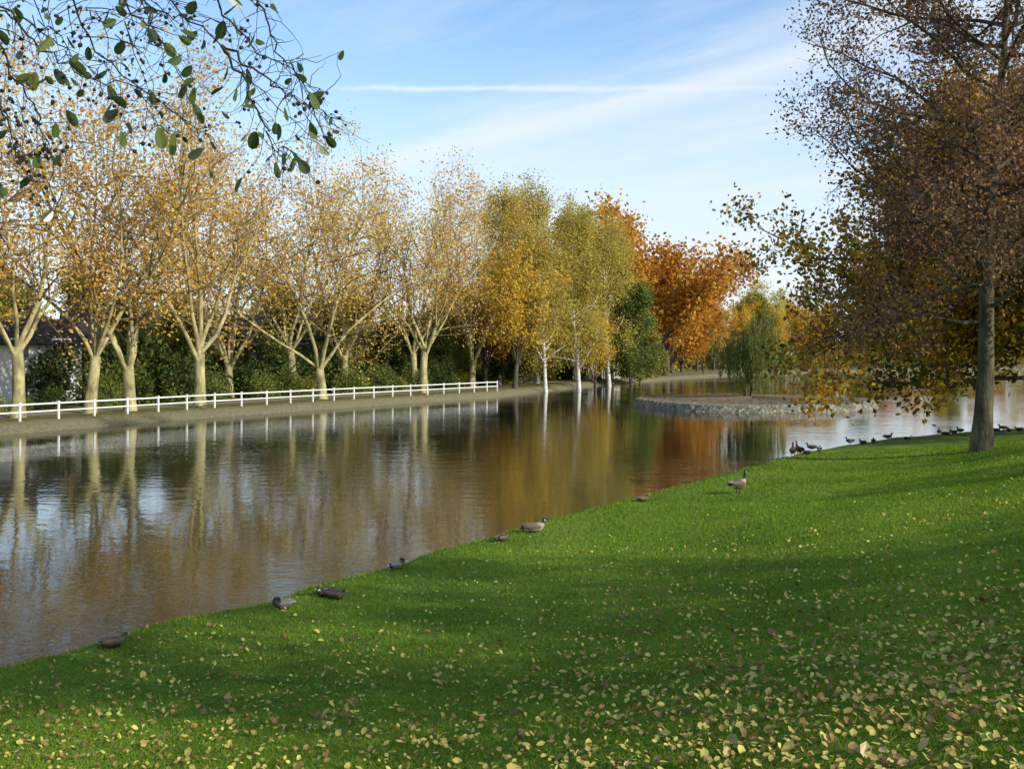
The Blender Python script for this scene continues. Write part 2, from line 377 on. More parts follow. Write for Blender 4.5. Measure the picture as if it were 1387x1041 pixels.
gold=[fork_tree(30+k,'golden_tree',H=15,th=2.5,tr=.25,nl=5,spread=32,leaf=M_gold_leaf,bark=M_dark_bark,twig=M_dark_bark,thin=-.35,leaves=22,lsize=.3,n2=9,n3=7) for k in range(2)]
birch=[leader_tree(40+k,'birch',H=21,th=3.5,tr=.26,nl=38,L1=5.4,ang=46,leaf=M_birch_leaf,bark=M_birch_bark,twig=M_dark_bark,leaves=13,lsize=.25,up1=.1,up2=-.7,thin=-.12,n2=7,n3=6,jit=.42,env=lambda t:max(.3,1.05-.7*t)) for k in range(2)]
rust=[fork_tree(50+k,'beech',H=20,th=2.4,tr=.5,nl=8,spread=38,leaf=M_orange_leaf,bark=M_dark_bark,twig=M_dark_bark,thin=-.7,leaves=30,lsize=.5,n2=10,n3=7,jit=.8,wid=.85) for k in range(2)]
green=[leader_tree(60+k,'green_tree',H=15,th=1.5,tr=.3,nl=30,L1=5.0,ang=56,leaf=M_green_leaf,bark=M_dark_bark,twig=M_dark_bark,leaves=20,lsize=.34,thin=-.15,w1=.18,env=lambda t:max(.45,math.sin(math.pi*min(1,t*.8+.2)))) for k in range(2)]
olive=[leader_tree(70+k,'olive_tree',H=14,th=1.2,tr=.28,nl=28,L1=5.6,ang=58,leaf=M_olive_leaf,bark=M_dark_bark,twig=M_dark_bark,leaves=22,lsize=.36,thin=-.3) for k in range(2)]
pale=[fork_tree(75,'pale_tree',H=20,th=2,tr=.35,nl=6,spread=32,leaf=M_pale_leaf,bark=M_dark_bark,twig=M_twig_pale,leaves=20,lsize=.42,thin=-.3,n2=9,n3=7,jit=.5)]
dark=[leader_tree(80,'evergreen',H=11,th=.6,tr=.25,nl=30,L1=3.9,ang=68,leaf=M_dark_leaf,bark=M_dark_bark,twig=M_dark_bark,leaves=24,lsize=.32,thin=-.4,env=lambda t:max(.1,1.1-.95*t))]

def T(lst,x,y,sc,name,label,k=0,sz=None,group=None):
    place_tree(name,lst[k%len(lst)],x,y,rs_.uniform(0,6.28),sc,sz,label,group)
T(gold,.3,104,1.0,'autumn_tree','small tree with golden orange leaves by the bank')
T(gold,-3.0,112,1.0,'autumn_tree','small tree with golden orange leaves by the bank',1)
T(birch,3.6,107,.82,'birch_tree','birch with white trunk and thinning yellow leaves')
T(birch,7.4,111,.96,'birch_tree','tall birch with white trunk and olive yellow leaves',1)
T(birch,12.5,129,.98,'birch_tree','tall birch with drooping olive yellow leaves')
T(birch,3.0,122,1.08,'birch_tree','tall birch with drooping olive yellow leaves',1)
T(birch,8.5,135,1.05,'birch_tree','tall birch with drooping olive yellow leaves')
T(birch,14.0,141,.95,'birch_tree','tall birch with drooping olive yellow leaves',1)
T(birch,-1.5,117,1.05,'birch_tree','tall birch with drooping olive yellow leaves')
T(olive,12.0,138,1.15,'park_tree','dense olive tree behind the birches')
T(gold,3.5,132,1.1,'park_tree','dense golden tree behind the birches',1)
T(green,15.6,131,.85,'alder_tree','green leaved alder tree beside the path')
T(olive,17.6,138,.75,'alder_tree','olive leaved alder tree beside the path',1)
T(gold,9.8,118,.75,'autumn_tree','small golden tree between white birches',1)
T(rust,21.6,158,1.40,'beech_tree','large beech with broad dense rust orange crown')
T(rust,26.0,170,1.22,'beech_tree','large beech with broad dense rust orange crown',1)
T(rust,29.0,182,.80,'beech_tree','smaller rust orange beech by the path',1)
T(rust,33.5,198,.66,'beech_tree','smaller rust orange beech by the path')
T(gold,39,212,1.05,'autumn_tree','golden tree at the end of the pond')
T(gold,45,224,1.15,'autumn_tree','golden tree at the end of the pond',1)
T(pale,60,246,1.05,'tall_tree','tall pale yellow-green tree beyond the pond')
T(pale,68,254,.95,'tall_tree','pale yellow-green tree beyond the pond')
T(gold,52,236,1.1,'autumn_tree','golden tree at the end of the pond')
T(olive,57,238,1.2,'park_tree','olive yellow tree at the end of the pond')
T(gold,64,244,1.2,'autumn_tree','golden tree at the end of the pond',1)
T(gold,73,250,1.2,'autumn_tree','golden tree at the end of the pond')
T(rust,78,262,.85,'autumn_tree','rust orange tree at the end of the pond')
for k,(x,y,sc) in enumerate([(80,256,1.1),(91,262,1.0),(101,268,1.2),(112,276,1.1),(124,285,1.2),(136,290,1.2),(150,292,1.3)]):
    T([gold,olive,rust][k%3],x,y,sc*(.6 if k%3==2 else 1),'autumn_tree','tree in autumn colours on the far shore',k,group='trees on the far shore')
for k,(x,y,sc) in enumerate([(-46,84,1.0),(-50,100,.9),(-44,104,.9),(-36,108,.8),(-31,92,.7),(-27,118,.95),(-22,118,.75),(-17,108,.8),(-12,118,.8),(-6,122,.9),(0,132,.85),(6,140,.9),(11,150,.85)]):
    lst,nm,lb=[(dark,'evergreen_tree','dark evergreen tree behind the planes'),(olive,'park_tree','olive and yellow tree behind the planes'),(green,'park_tree','green tree behind the planes'),(olive,'park_tree','olive and yellow tree behind the planes')][k%4]
    T(lst,x,y,sc*.82,nm,lb,k,group='trees behind the plane row')
for k,(x,y,sc) in enumerate([(-35,80,.45),(-31,82,.5),(-28,86,.55),(-25,91,.5),(-21.5,94,.55),(-17.5,99.5,.6),(-13,104,.6),(-8.5,109,.6),(-5.5,115,.6),(-1.2,117,.6),(-3,121,.5),(1.5,121,.5)]):
    lst,lb=[(dark,'small dark evergreen in front of houses'),(green,'small green tree in front of houses'),(olive,'small olive yellow tree in front of houses')][k%3]
    T(lst,x,y,sc,'garden_tree',lb,k,group='small trees screening the houses')

# shrubs
def shrub_mesh(seed,name,mat,n=2600,ls=.2,h=2.2,r=1.8):
    rng=np.random.default_rng(seed); A=Acc()
    for k in range(9):
        a=rng.uniform(0,6.28); q=grow(rng,(0,0,-.1),(math.cos(a)*.5,math.sin(a)*.5,1),h*.85,5,.15,.1); tube(A,q,np.linspace(.04,.008,5),4,0)
    th=rng.uniform(0,6.28,n); ph=np.arccos(rng.uniform(-.15,1,n)); rad=rng.uniform(.35,1,n)**.5
    lump=1+.22*np.sin(3*th+rng.uniform(0,6))*np.sin(2.5*ph+1)+.16*np.sin(7*th+2)*np.cos(5*ph)
    p=np.stack([r*rad*lump*np.sin(ph)*np.cos(th),r*rad*lump*np.sin(ph)*np.sin(th),.25+h*rad*lump*np.cos(ph)],1)+rng.normal(size=(n,3))*.12
    p[:,2]=np.maximum(p[:,2],.05)
    scatter(A,LEAFQ[0],LEAFQ[1],p,rand_rot(rng,n),ls*rng.uniform(.6,1.3,n),1)
    return A.mesh(name,[M_dark_bark,mat])
shr=[shrub_mesh(1,'shrub',M_dark_leaf),shrub_mesh(2,'shrub',M_green_leaf),shrub_mesh(3,'shrub',M_olive_leaf,h=1.8),shrub_mesh(5,'shrub',M_dark_leaf,h=2.6),shrub_mesh(6,'shrub',M_gold_leaf,h=1.6)]
line=offset_line(far_line,9.8)
for k in range(1,75):
    if k>=len(line): break
    p=line[k]
    kk=rs_.choice([0,1,1,3,1,1,2] if k<34 else [1,2,4,2,0]); off=rs_.uniform(-1.8,3.5); sc=rs_.uniform(.6,1.15)
    if k<14: sc*=.6
    x,y=p[0]-off*.87,p[1]+off*.48
    obj('shrub',shr[kk],(x,y,gz(x,y)),(0,0,rs_.uniform(0,6)),(sc,sc,sc*rs_.uniform(.8,1.2)),label=['dark evergreen shrub behind the tree row','green leafy shrub behind the tree row','olive yellow shrub behind the tree row','tall dark shrub behind the tree row','golden autumn shrub by the bank'][kk],category='shrub',group='shrubs along the far bank')

rng=np.random.default_rng(77)
def band(name,path,h,thick,n,ls,mat,hn=1.0,**pr):
    path=resample(path,1.0); idx=rng.uniform(0,len(path)-1.01,n); k=idx.astype(int); fr=(idx-k)[:,None]
    p=path[k]*(1-fr)+path[k+1]*fr; off=rng.normal(size=(n,2))*thick/2
    top=h*(1+.35*hn*np.sin(idx*.21)*np.sin(idx*.083+1)+.15*hn*np.sin(idx*.9))
    zz=rng.uniform(0,1,n)**.8*top; p=p+off*(1-.4*(zz/top))[:,None]
    A=Acc(); pos=np.stack([p[:,0],p[:,1],zz+.45],1); scatter(A,LEAFQ[0],LEAFQ[1],pos,rand_rot(rng,n),ls*rng.uniform(.6,1.4,n),0)
    return obj(name,A.mesh(name,[mat]),**pr)
hl=offset_line(far_line,14)
band('hedge',hl[13:48],3.1,1.8,34000,.36,M_dark_leaf,1.3,label='long dark green hedge behind the tree row',category='hedge')
band('woodland',[(-90,105),(-60,130),(-20,165),(10,190),(25,215),(60,275),(110,310),(190,330)],9,7,40000,1.0,M_olive_leaf,kind='stuff',label='distant mixed autumn woodland beyond the park',category='woodland')

# ------------------------------------------------------------------ big tree on the lawn
tx,ty,tz=survey(1328,611)
big=leader_tree(101,'lawn_tree',H=20,th=4.6,tr=.31,nl=58,L1=7.5,ang=68,leaf=M_alder_leaf,bark=M_alder_bark,twig=M_alder_twig,
    leaves=17,lsize=.13,n2=12,n3=7,jit=.25,thin=-.25,up1=.35,up2=.0,lean=(-.03,.0),r1=.075,L2=.33,L3=.145,twigr=.010,wander=.02,w1=.17,
    env=lambda t:max(.25,1.0-.5*max(0,t-.6)/.4)*(.82+.18*min(1,t*1.6)))
place_tree('lawn_tree',big,tx,ty,2.1,1,label='tall tree with straight grooved trunk and brown thinning crown',z=tz)

bx,by=25.3,47.0
beech=leader_tree(111,'beech',H=15,th=2.8,tr=.45,nl=66,L1=12.8,ang=77,leaf=M_beech_leaf,bark=M_dark_bark,twig=M_dark_bark,
    leaves=23,lsize=.28,n2=12,n3=7,jit=.45,thin=-.35,up1=-.14,up2=-.08,L2=.27,L3=.12,r1=.11,zmin=2.2,
    env=lambda t:max(.25,1.0-.7*max(0,t-.3)/.7))
place_tree('beech_tree',beech,bx,by,1.0,1,label='broad low-hanging beech with orange and yellow-green leaves')

# ------------------------------------------------------------------ trees on the lawn beyond the view (they cast the lawn's shade)
shade=[fork_tree(121,'shade_tree',H=17,th=3.4,tr=.4,nl=6,spread=30,leaf=M_beech_leaf,bark=M_dark_bark,twig=M_dark_bark,thin=-.02,leaves=20,lsize=.24,n2=11,n3=7)]
for x,y,rz,sc in [(16.0,.5,.3,.72),(23.0,.6,2.0,.82),(25.0,16.0,1.0,.46),(33,21.0,1.0,.60)]:
    place_tree('park_tree',shade[0],x,y,rz,sc,label='broad leafy park tree shading the lawn',group='park trees on the lawn')

# ------------------------------------------------------------------ overhanging alder branches
def at(px,py,d): return np.array([(px-693.5)/1361*d,d,EYE-(py-480)/1361*d])
rng=np.random.default_rng(9)
A=[Acc(),Acc()]
base=np.array([-4.2,-1.2,gz(-4.2,-1.2)-.2])
tr=np.array([base,base+[.05,.1,1.5],base+[.1,.2,3.2],base+[.1,.3,5.2],base+[0,.4,8],base+[.2,.5,11]])
tube(A[0],tr,[.27,.21,.19,.15,.1,.03],12)
lim=np.array([tr[3],tr[3]+[.8,1.4,.55],tr[3]+[1.4,3.0,.35],[-2.0,4.2,6.15],[-1.3,4.4,6.0]])
lim2=np.array([tr[2]+[0,0,.6],tr[2]+[0,1.6,1.6],[-3.3,2.8,5.9],[-2.9,3.8,5.85],[-2.2,4.0,5.7]])
tube(A[0],lim,[.07,.05,.035,.022,.012],8); tube(A[0],lim2,[.06,.045,.03,.02,.012],8)
strands=[[(330,-90),(180,-30),(255,20),(300,62),(350,120),(400,165),(432,195)],
 [(330,-90),(285,-20),(300,20),(350,70),(400,102),(440,125)],
 [(150,-60),(90,-20),(130,70),(190,120),(235,150),(285,190)],
 [(150,-60),(160,0),(210,40),(232,82),(262,140)],
 [(20,-60),(10,10),(60,70),(110,100),(190,120),(215,170)],
 [(20,-60),(-10,40),(20,110),(50,150),(68,200),(72,285)],
 [(-60,-40),(-30,90),(10,160),(25,215),(40,240)],
 [(-60,-40),(-10,20),(30,25),(80,60),(105,85),(145,95)],
 [(285,-20),(330,-10),(350,5),(372,60),(398,100),(420,125)],
 [(150,-60),(180,-15),(200,10),(240,25),(300,30),(345,45)],
 [(300,62),(330,110),(352,160),(372,200),(395,205)],
 [(300,62),(340,90),(390,130),(430,150),(450,160)]]
lp=[];cp=[]
for si,st in enumerate(strands):
    d0=rng.uniform(3.5,4.4); pts=np.array([at(px,py,d0+.12*k*rng.uniform(-.5,.5)) for k,(px,py) in enumerate(st)])
    if si<10: pts[0]=(lim[3] if st[0][0]>100 else lim2[3])+rng.normal(size=3)*.03
    t=np.linspace(0,len(pts)-1,26); q=np.stack([np.interp(t,np.arange(len(pts)),pts[:,c]) for c in range(3)],1)
    for _ in range(2): q[1:-1]=(q[:-2]+q[2:]+2*q[1:-1])/4
    q[2:-1]+=rng.normal(size=(len(q)-3,3))*.008
    tube(A[1],q,np.linspace(.0055,.0012,len(q)),5,0)
    for k in range(5,26):
        for _ in range(3):
            if rng.uniform()<.45: continue
            dd=norm(rng.normal(size=3)*[1,.6,.7]+[.3,0,-.5]); tw=grow(rng,q[k],dd,rng.uniform(.05,.24),5,.35,-.3)
            tube(A[1],tw,np.linspace(.0016,.0007,5),4,0)
            if rng.uniform()<.17: lp.append(tw[-1])
            if rng.uniform()<.04: lp.append(tw[2])
            if rng.uniform()<(.55 if si in(5,6,2,7) else .18):
                for c in range(rng.integers(1,5)): cp.append(tw[-2]+rng.normal(size=3)*.018)
    lp.append(q[-1])
for _ in range(80):
    p=at(rng.uniform(-60,230),rng.uniform(-60,50)+rng.uniform(0,30),rng.uniform(3.6,4.6)); dd=norm(rng.normal(size=3)*[1,.5,.6]+[.2,0,-.4]); tw=grow(rng,p,dd,rng.uniform(.15,.4),6,.25,-.3)
    tube(A[1],tw,np.linspace(.0025,.0007,6),4,0)
    if rng.uniform()<.65: lp.append(tw[-1])
    if rng.uniform()<.35: cp.append(tw[3]); cp.append(tw[4])
lp=np.array(lp); cp=np.array(cp)
ol=[(0,0),(.12,.1),(.24,.32),(.29,.58),(.24,.82),(.10,.97),(0,.95)]
VV=[[0,0,0],[0,-.95,.08]]
right=[[x,-y,.35*x+.08*y*y] for x,y in ol[1:-1]]; left=[[-x,-y,.35*x+.08*y*y] for x,y in ol[1:-1]]
tvl=np.array(VV+right+left); f1=[0]+[2,3,4,5,6]+[1]; f2=[1]+[11,10,9,8,7]+[0]
N=len(lp); rot=[]
for k in range(N):
    down=norm(np.array([rng.normal()*.9,rng.normal()*.7,-1])); yv=-down; xv=norm(np.cross(yv,rng.normal(size=3)*1.4+np.array([0,.8,.3]))); zv=np.cross(xv,yv)
    rot.append(np.stack([xv,yv,zv],1))
scatter(A[1],tvl,[f1,f2],lp,np.array(rot),rng.uniform(.036,.086,N),1)
a=np.arange(6)*math.pi/3
rings=[(-.5,.12),(-.25,.4),(.1,.45),(.4,.25),(.5,.08)]
cv=np.array([[r*math.cos(t),r*math.sin(t),h] for h,r in rings for t in a]); cf=[[r*6+k,r*6+(k+1)%6,(r+1)*6+(k+1)%6,(r+1)*6+k] for r in range(4) for k in range(6)]
scatter(A[1],cv,cf,cp,rand_rot(rng,len(cp)),rng.uniform(.011,.02,len(cp)),0)
e=obj('alder_tree',None,tuple(base),label='alder with thin overhanging branches, dark green leaves and cones',category='tree')
for nm,ac,ms in (('trunk',A[0],[M_dark_bark]),('crown',A[1],[M_twig_dark,M_near_leaf])):
    mm=ac.mesh('near_alder_'+nm,ms,nm=='trunk'); o=obj(nm,mm,parent=e); o.location=(-base[0],-base[1],-base[2])

# ------------------------------------------------------------------ island with willow
ix,iy,ir=18.8,78.5,9.2
rng=np.random.default_rng(12); nseg=260; a=np.linspace(0,2*math.pi,nseg,endpoint=False)
prof=[(1.05,-.5),(1.02,-.05),(1.005,.12),(.992,.3),(.98,.44),(.965,.52),(.93,.55),(.75,.54),(.55,.62),(.3,.70),(.05,.74)]
lob=1+.03*np.sin(3*a+1)+.02*np.sin(5*a); V=[];mi=[]
for r,h in prof:
    jr=rng.normal(size=nseg)*(.003 if r>.91 else .0); jh=rng.normal(size=nseg)*(.018 if 0<h<.56 else .02)
    for k in range(nseg): V.append([ir*lob[k]*(r+jr[k])*math.cos(a[k]),ir*1.05*lob[k]*(r+jr[k])*math.sin(a[k]),h+(jh[k] if h>0 else 0)])
F=[];
for q in range(len(prof)-1):
    for k in range(nseg): F.append([q*nseg+k,q*nseg+(k+1)%nseg,(q+1)*nseg+(k+1)%nseg,(q+1)*nseg+k]); mi.append(0 if q<6 else 1)
m,nt,out=new_mat('rubble_stone'); tc=nt.nodes.new('ShaderNodeTexCoord'); vo=nt.nodes.new('ShaderNodeTexVoronoi'); vo.inputs['Scale'].default_value=3.8
nt.links.new(tc.outputs['Object'],vo.inputs['Vector']); r=ramp(nt,[(0,.14,.125,.085),(.5,.22,.20,.14),(1,.32,.30,.21)]); sp=nt.nodes.new('ShaderNodeSeparateColor'); nt.links.new(vo.outputs['Color'],sp.inputs[0]); nt.links.new(sp.outputs[0],r.inputs[0])
v2=nt.nodes.new('ShaderNodeTexVoronoi'); v2.feature='DISTANCE_TO_EDGE'; v2.inputs['Scale'].default_value=3.8; nt.links.new(tc.outputs['Object'],v2.inputs['Vector'])
mr=nt.nodes.new('ShaderNodeMapRange'); mr.inputs[2].default_value=.12; mr.inputs[3].default_value=.5; nt.links.new(v2.outputs['Distance'],mr.inputs[0])
mm=nt.nodes.new('ShaderNodeMix'); mm.data_type='RGBA'; mm.blend_type='MULTIPLY'; mm.inputs[0].default_value=1; nt.links.new(r.outputs[0],mm.inputs[6]); nt.links.new(mr.outputs[0],mm.inputs[7])
pb=nt.nodes.new('ShaderNodeBsdfPrincipled'); pb.inputs['Roughness'].default_value=.9; nt.links.new(mm.outputs[2],pb.inputs['Base Color'])
b=nt.nodes.new('ShaderNodeBump'); b.inputs['Distance'].default_value=.07; nt.links.new(mr.outputs[0],b.inputs['Height']); nt.links.new(b.outputs[0],pb.inputs['Normal']); nt.links.new(pb.outputs[0],out.inputs[0]); M_rubble=m
M_soil=surf_mat('island_soil',[(.07,.05,.03),(.15,.105,.06),(.13,.14,.05)],1.5,bump=.05)
obj('island',make_mesh('island',V,[F],[M_rubble,M_soil],mi),(ix,iy,0),kind='structure',label='low round island edged with rubble stones',category='island')
A=Acc(); n=1500; rr=ir*.9*np.sqrt(rng.uniform(0,1,n)); th=rng.uniform(0,6.28,n); keep=np.sin(th*5+rr)+np.sin(rr*2)>.1; rr,th=rr[keep],th[keep]; n=len(rr)
p=np.stack([rr*np.cos(th),rr*np.sin(th),.60+rng.uniform(0,.12,n)],1); scatter(A,[[-.06,0,-.6],[.06,0,-.6],[.03,0,.6],[-.03,0,.6]],[[0,1,2,3]],p,tilt_rot(rng,n,.6),.26*rng.uniform(.5,1.3,n),0)
obj('dry_plants',A.mesh('dry_plants',[M_reed]),(ix,iy,0),kind='stuff',label='dry brown stalks covering the island',category='plants')

rng=np.random.default_rng(21); A=[Acc(),Acc()]; lpw=[]
tp=grow(rng,(0,0,-.3),(.05,0,1),5.2,6,.05,.1); tube(A[0],tp,np.linspace(.18,.10,6),10)
q2=grow(rng,(.5,.2,-.3),(.1,0,1),4.8,6,.05,.1); tube(A[0],q2,np.linspace(.12,.07,6),8)
for k in range(22):
    a=k*2.4+rng.normal()*.3; up=rng.uniform(.6,2.6); q=grow(rng,tp[3+k%3],(math.cos(a),math.sin(a),up),rng.uniform(2.4,3.7),7,.1,-.8); tube(A[0],q,np.linspace(.05,.010,7),5)
    for j in range(12):
        b_=q[rng.integers(2,7)]+rng.normal(size=3)*.2; L=rng.uniform(.35,.98)*(b_[2]-.3); L=max(.6,L)
        s_=grow(rng,b_,(rng.normal()*.15,rng.normal()*.15,-.7),L,8,.03,-3.5); tube(A[1],s_,np.linspace(.009,.004,8),3,0)
        mL=34; tt=rng.uniform(0,6.99,mL); kk=tt.astype(int); fr=(tt-kk)[:,None]; lpw.append(s_[kk]*(1-fr)+s_[kk+1]*fr+rng.normal(size=(mL,3))*.035)
lpw=np.concatenate(lpw); lpw=lpw[lpw[:,2]>.15]
scatter(A[1],[[0,0,-.5],[.11,0,0],[0,0,.5],[-.11,0,0]],[[0,1,2,3]],lpw,tilt_rot(rng,len(lpw),.25),.30*rng.uniform(.7,1.3,len(lpw)),1)
pair=(A[0].mesh('willow_trunk',[M_dark_bark],True),A[1].mesh('willow_crown',[M_twig_pale,M_willow_leaf]))
place_tree('weeping_willow',pair,18.2,78.5,0,.96,label='small weeping willow with hanging green strands on the island',z=.68)

# ------------------------------------------------------------------ fence
M_white=surf_mat('white_paint',[(.66,.66,.63),(.80,.80,.78)],3,rough=.5)
def fence(line,label,step=2.45,h=.95):
    line=np.array(line,float); d=np.concatenate([[0],np.cumsum(np.linalg.norm(np.diff(line,axis=0),axis=1))])
    q=np.arange(0,d[-1],step); pp=np.stack([np.interp(q,d,line[:,0]),np.interp(q,d,line[:,1])],1)
    e=obj('fence',None,(pp[0][0],pp[0][1],gz(*pp[0])),label=label,category='fence'); o0=np.array([pp[0][0],pp[0][1],gz(*pp[0])])
    A=Acc(); box(A,(0,0,h/2-.12),(.10,.10,h+.24)); box(A,(0,0,h+.012),(.13,.13,.024)); pm=A.mesh('fence_post',[M_white])
    G=[np.array([p[0],p[1],gz(*p)]) for p in pp]
    for k,g in enumerate(G):
        nx_=G[min(k+1,len(G)-1)]-G[max(k-1,0)]; obj('post',pm,tuple(g-o0),(0,0,math.atan2(nx_[1],nx_[0])),parent=e)
    for hh,th in ((.86,.08),(.46,.07)):
        A=Acc()
        for g0,g1 in zip(G[:-1],G[1:]):
            dd=g1-g0; nn=norm(np.array([dd[1],-dd[0],0]))*.075; t_=.02; c=[]
            for g in (g0-o0,g1-o0):
                for u,v in ((-t_,-th/2),(t_,-th/2),(t_,th/2),(-t_,th/2)): c.append(g+nn*(1+u/.075)+np.array([0,0,hh+v]))
            A.add(c,[[0,1,5,4],[1,2,6,5],[2,3,7,6],[3,0,4,7],[0,3,2,1],[4,5,6,7]])
        obj('rail',A.mesh('fence_rail',[M_white]),parent=e)
fl=offset_line([(-31.5,39.2),(-24.9,51),(-18.7,64.2),(-10.9,78.2),(-1.2,94.2),(.4,98.0)],1.75)
fence(fl,'long white wooden rail fence along the far bank')

# ------------------------------------------------------------------ houses
M_wallw=surf_mat('white_render',[(.62,.61,.57),(.74,.73,.69)],.8); M_brick=surf_mat('brown_brick',[(.07,.04,.03),(.12,.065,.045)],6)
M_roof=surf_mat('dark_roof_tiles',[(.03,.024,.022),(.055,.042,.038)],5,rough=.9,spec=.1); M_roofr=surf_mat('brown_roof_tiles',[(.06,.038,.03),(.10,.06,.045)],5,rough=.9,spec=.1)
M_glass=surf_mat('window_glass',[(.03,.035,.045),(.05,.06,.07)],1,rough=.1,spec=.6); M_door=surf_mat('door_paint',[(.05,.03,.02),(.08,.05,.03)],3,rough=.4)
def house(x,y,rz,w,d,h,rh,wm,rm,label):
    e=obj('house',None,(x,y,gz(x,y)),(0,0,rz),label=label,category='house')
    A=Acc(); X_,Y_=w/2,d/2
    v=[[-X_,-Y_,-.3],[X_,-Y_,-.3],[X_,Y_,-.3],[-X_,Y_,-.3],[-X_,-Y_,h],[X_,-Y_,h],[X_,Y_,h],[-X_,Y_,h],[-X_,0,h+rh],[X_,0,h+rh]]
    A.add(v,[[0,1,5,4],[2,3,7,6]]); A.add(v,[[1,2,6,9,5],[3,0,4,8,7]]); obj('wall',A.mesh('house_wall',[wm]),parent=e)
    A=Acc(); o=.45; t=.16; sl=rh/Y_
    for sg in (-1,1):
        y0,z0=sg*(Y_+o),h-o*sl; x0=X_+o
        v=[[-x0,y0,z0+.03],[x0,y0,z0+.03],[x0,0,h+rh+.03],[-x0,0,h+rh+.03],[-x0,y0,z0+t],[x0,y0,z0+t],[x0,0,h+rh+t],[-x0,0,h+rh+t]]
        A.add(v,[[0,1,2,3],[4,5,6,7],[0,1,5,4],[1,2,6,5],[3,0,4,7]])
    ro=obj('roof',A.mesh('house_roof',[rm]),parent=e)
    A=Acc(); box(A,(w*.2,.3,h+rh+.3),(.6,.6,1.5)); box(A,(w*.2,.3,h+rh+1.07),(.72,.72,.08)); obj('chimney',A.mesh('chimney',[M_brick]),parent=ro)
    A=Acc(); box(A,(0,0,0),(1.1,.06,1.25),0); 
    for c,s_ in (((0,-.05,.66),(1.26,.08,.08)),((0,-.06,-.66),(1.36,.14,.07)),((-.59,-.05,0),(.08,.08,1.24)),((.59,-.05,0),(.08,.08,1.24)),((0,-.05,0),(.06,.07,1.24))): box(A,c,s_,1)
    wmsh=A.mesh('window',[M_glass,M_white]); nw=max(2,int(w/2.6)); 
    for fl_ in range(2 if h>4 else 1):
        for k in range(nw):
            xx=-w/2+w*(k+.5)/nw
            if fl_==0 and k==nw//2: continue
            obj('window',wmsh,(xx,-Y_-.01,1.6+fl_*2.3),parent=e)
    A=Acc(); box(A,(0,0,1.02),(1.0,.08,2.05),0); box(A,(0,-.02,2.1),(1.2,.12,.1),1); box(A,(-.55,-.02,1.02),(.1,.12,2.05),1); box(A,(.55,-.02,1.02),(.1,.12,2.05),1)
    xx=-w/2+w*(nw//2+.5)/nw; obj('door',A.mesh('door',[M_door,M_white]),(xx,-Y_-.02,0),parent=e)
    A=Acc(); box(A,(0,0,0),(.05,1.0,1.2),0)
    gw=A.mesh('gable_window',[M_glass]); obj('window',gw,(X_+.02,0,1.6),parent=e); 
    if h>4: obj('window',gw,(X_+.02,0,4.2),parent=e)
house(-35.6,71.0,R(38),8,7,4.3,1.6,M_wallw,M_roof,'white rendered house with dark tiled roof behind trees')
house(-36,97,R(28),13,9,4.4,3.0,M_brick,M_roof,'brown brick house with dark roof behind trees')
house(-23,104,R(25),13,9,4.4,3.0,M_brick,M_roof,'brown brick house with dark roof behind trees')
house(-3.5,131,R(10),11,8,4.2,3.2,M_brick,M_roofr,'brown brick house with brown roof among autumn trees')
house(12.6,150,R(-5),7,8,4.6,3.4,M_wallw,M_roofr,'small white house with brown roof beyond the birches')

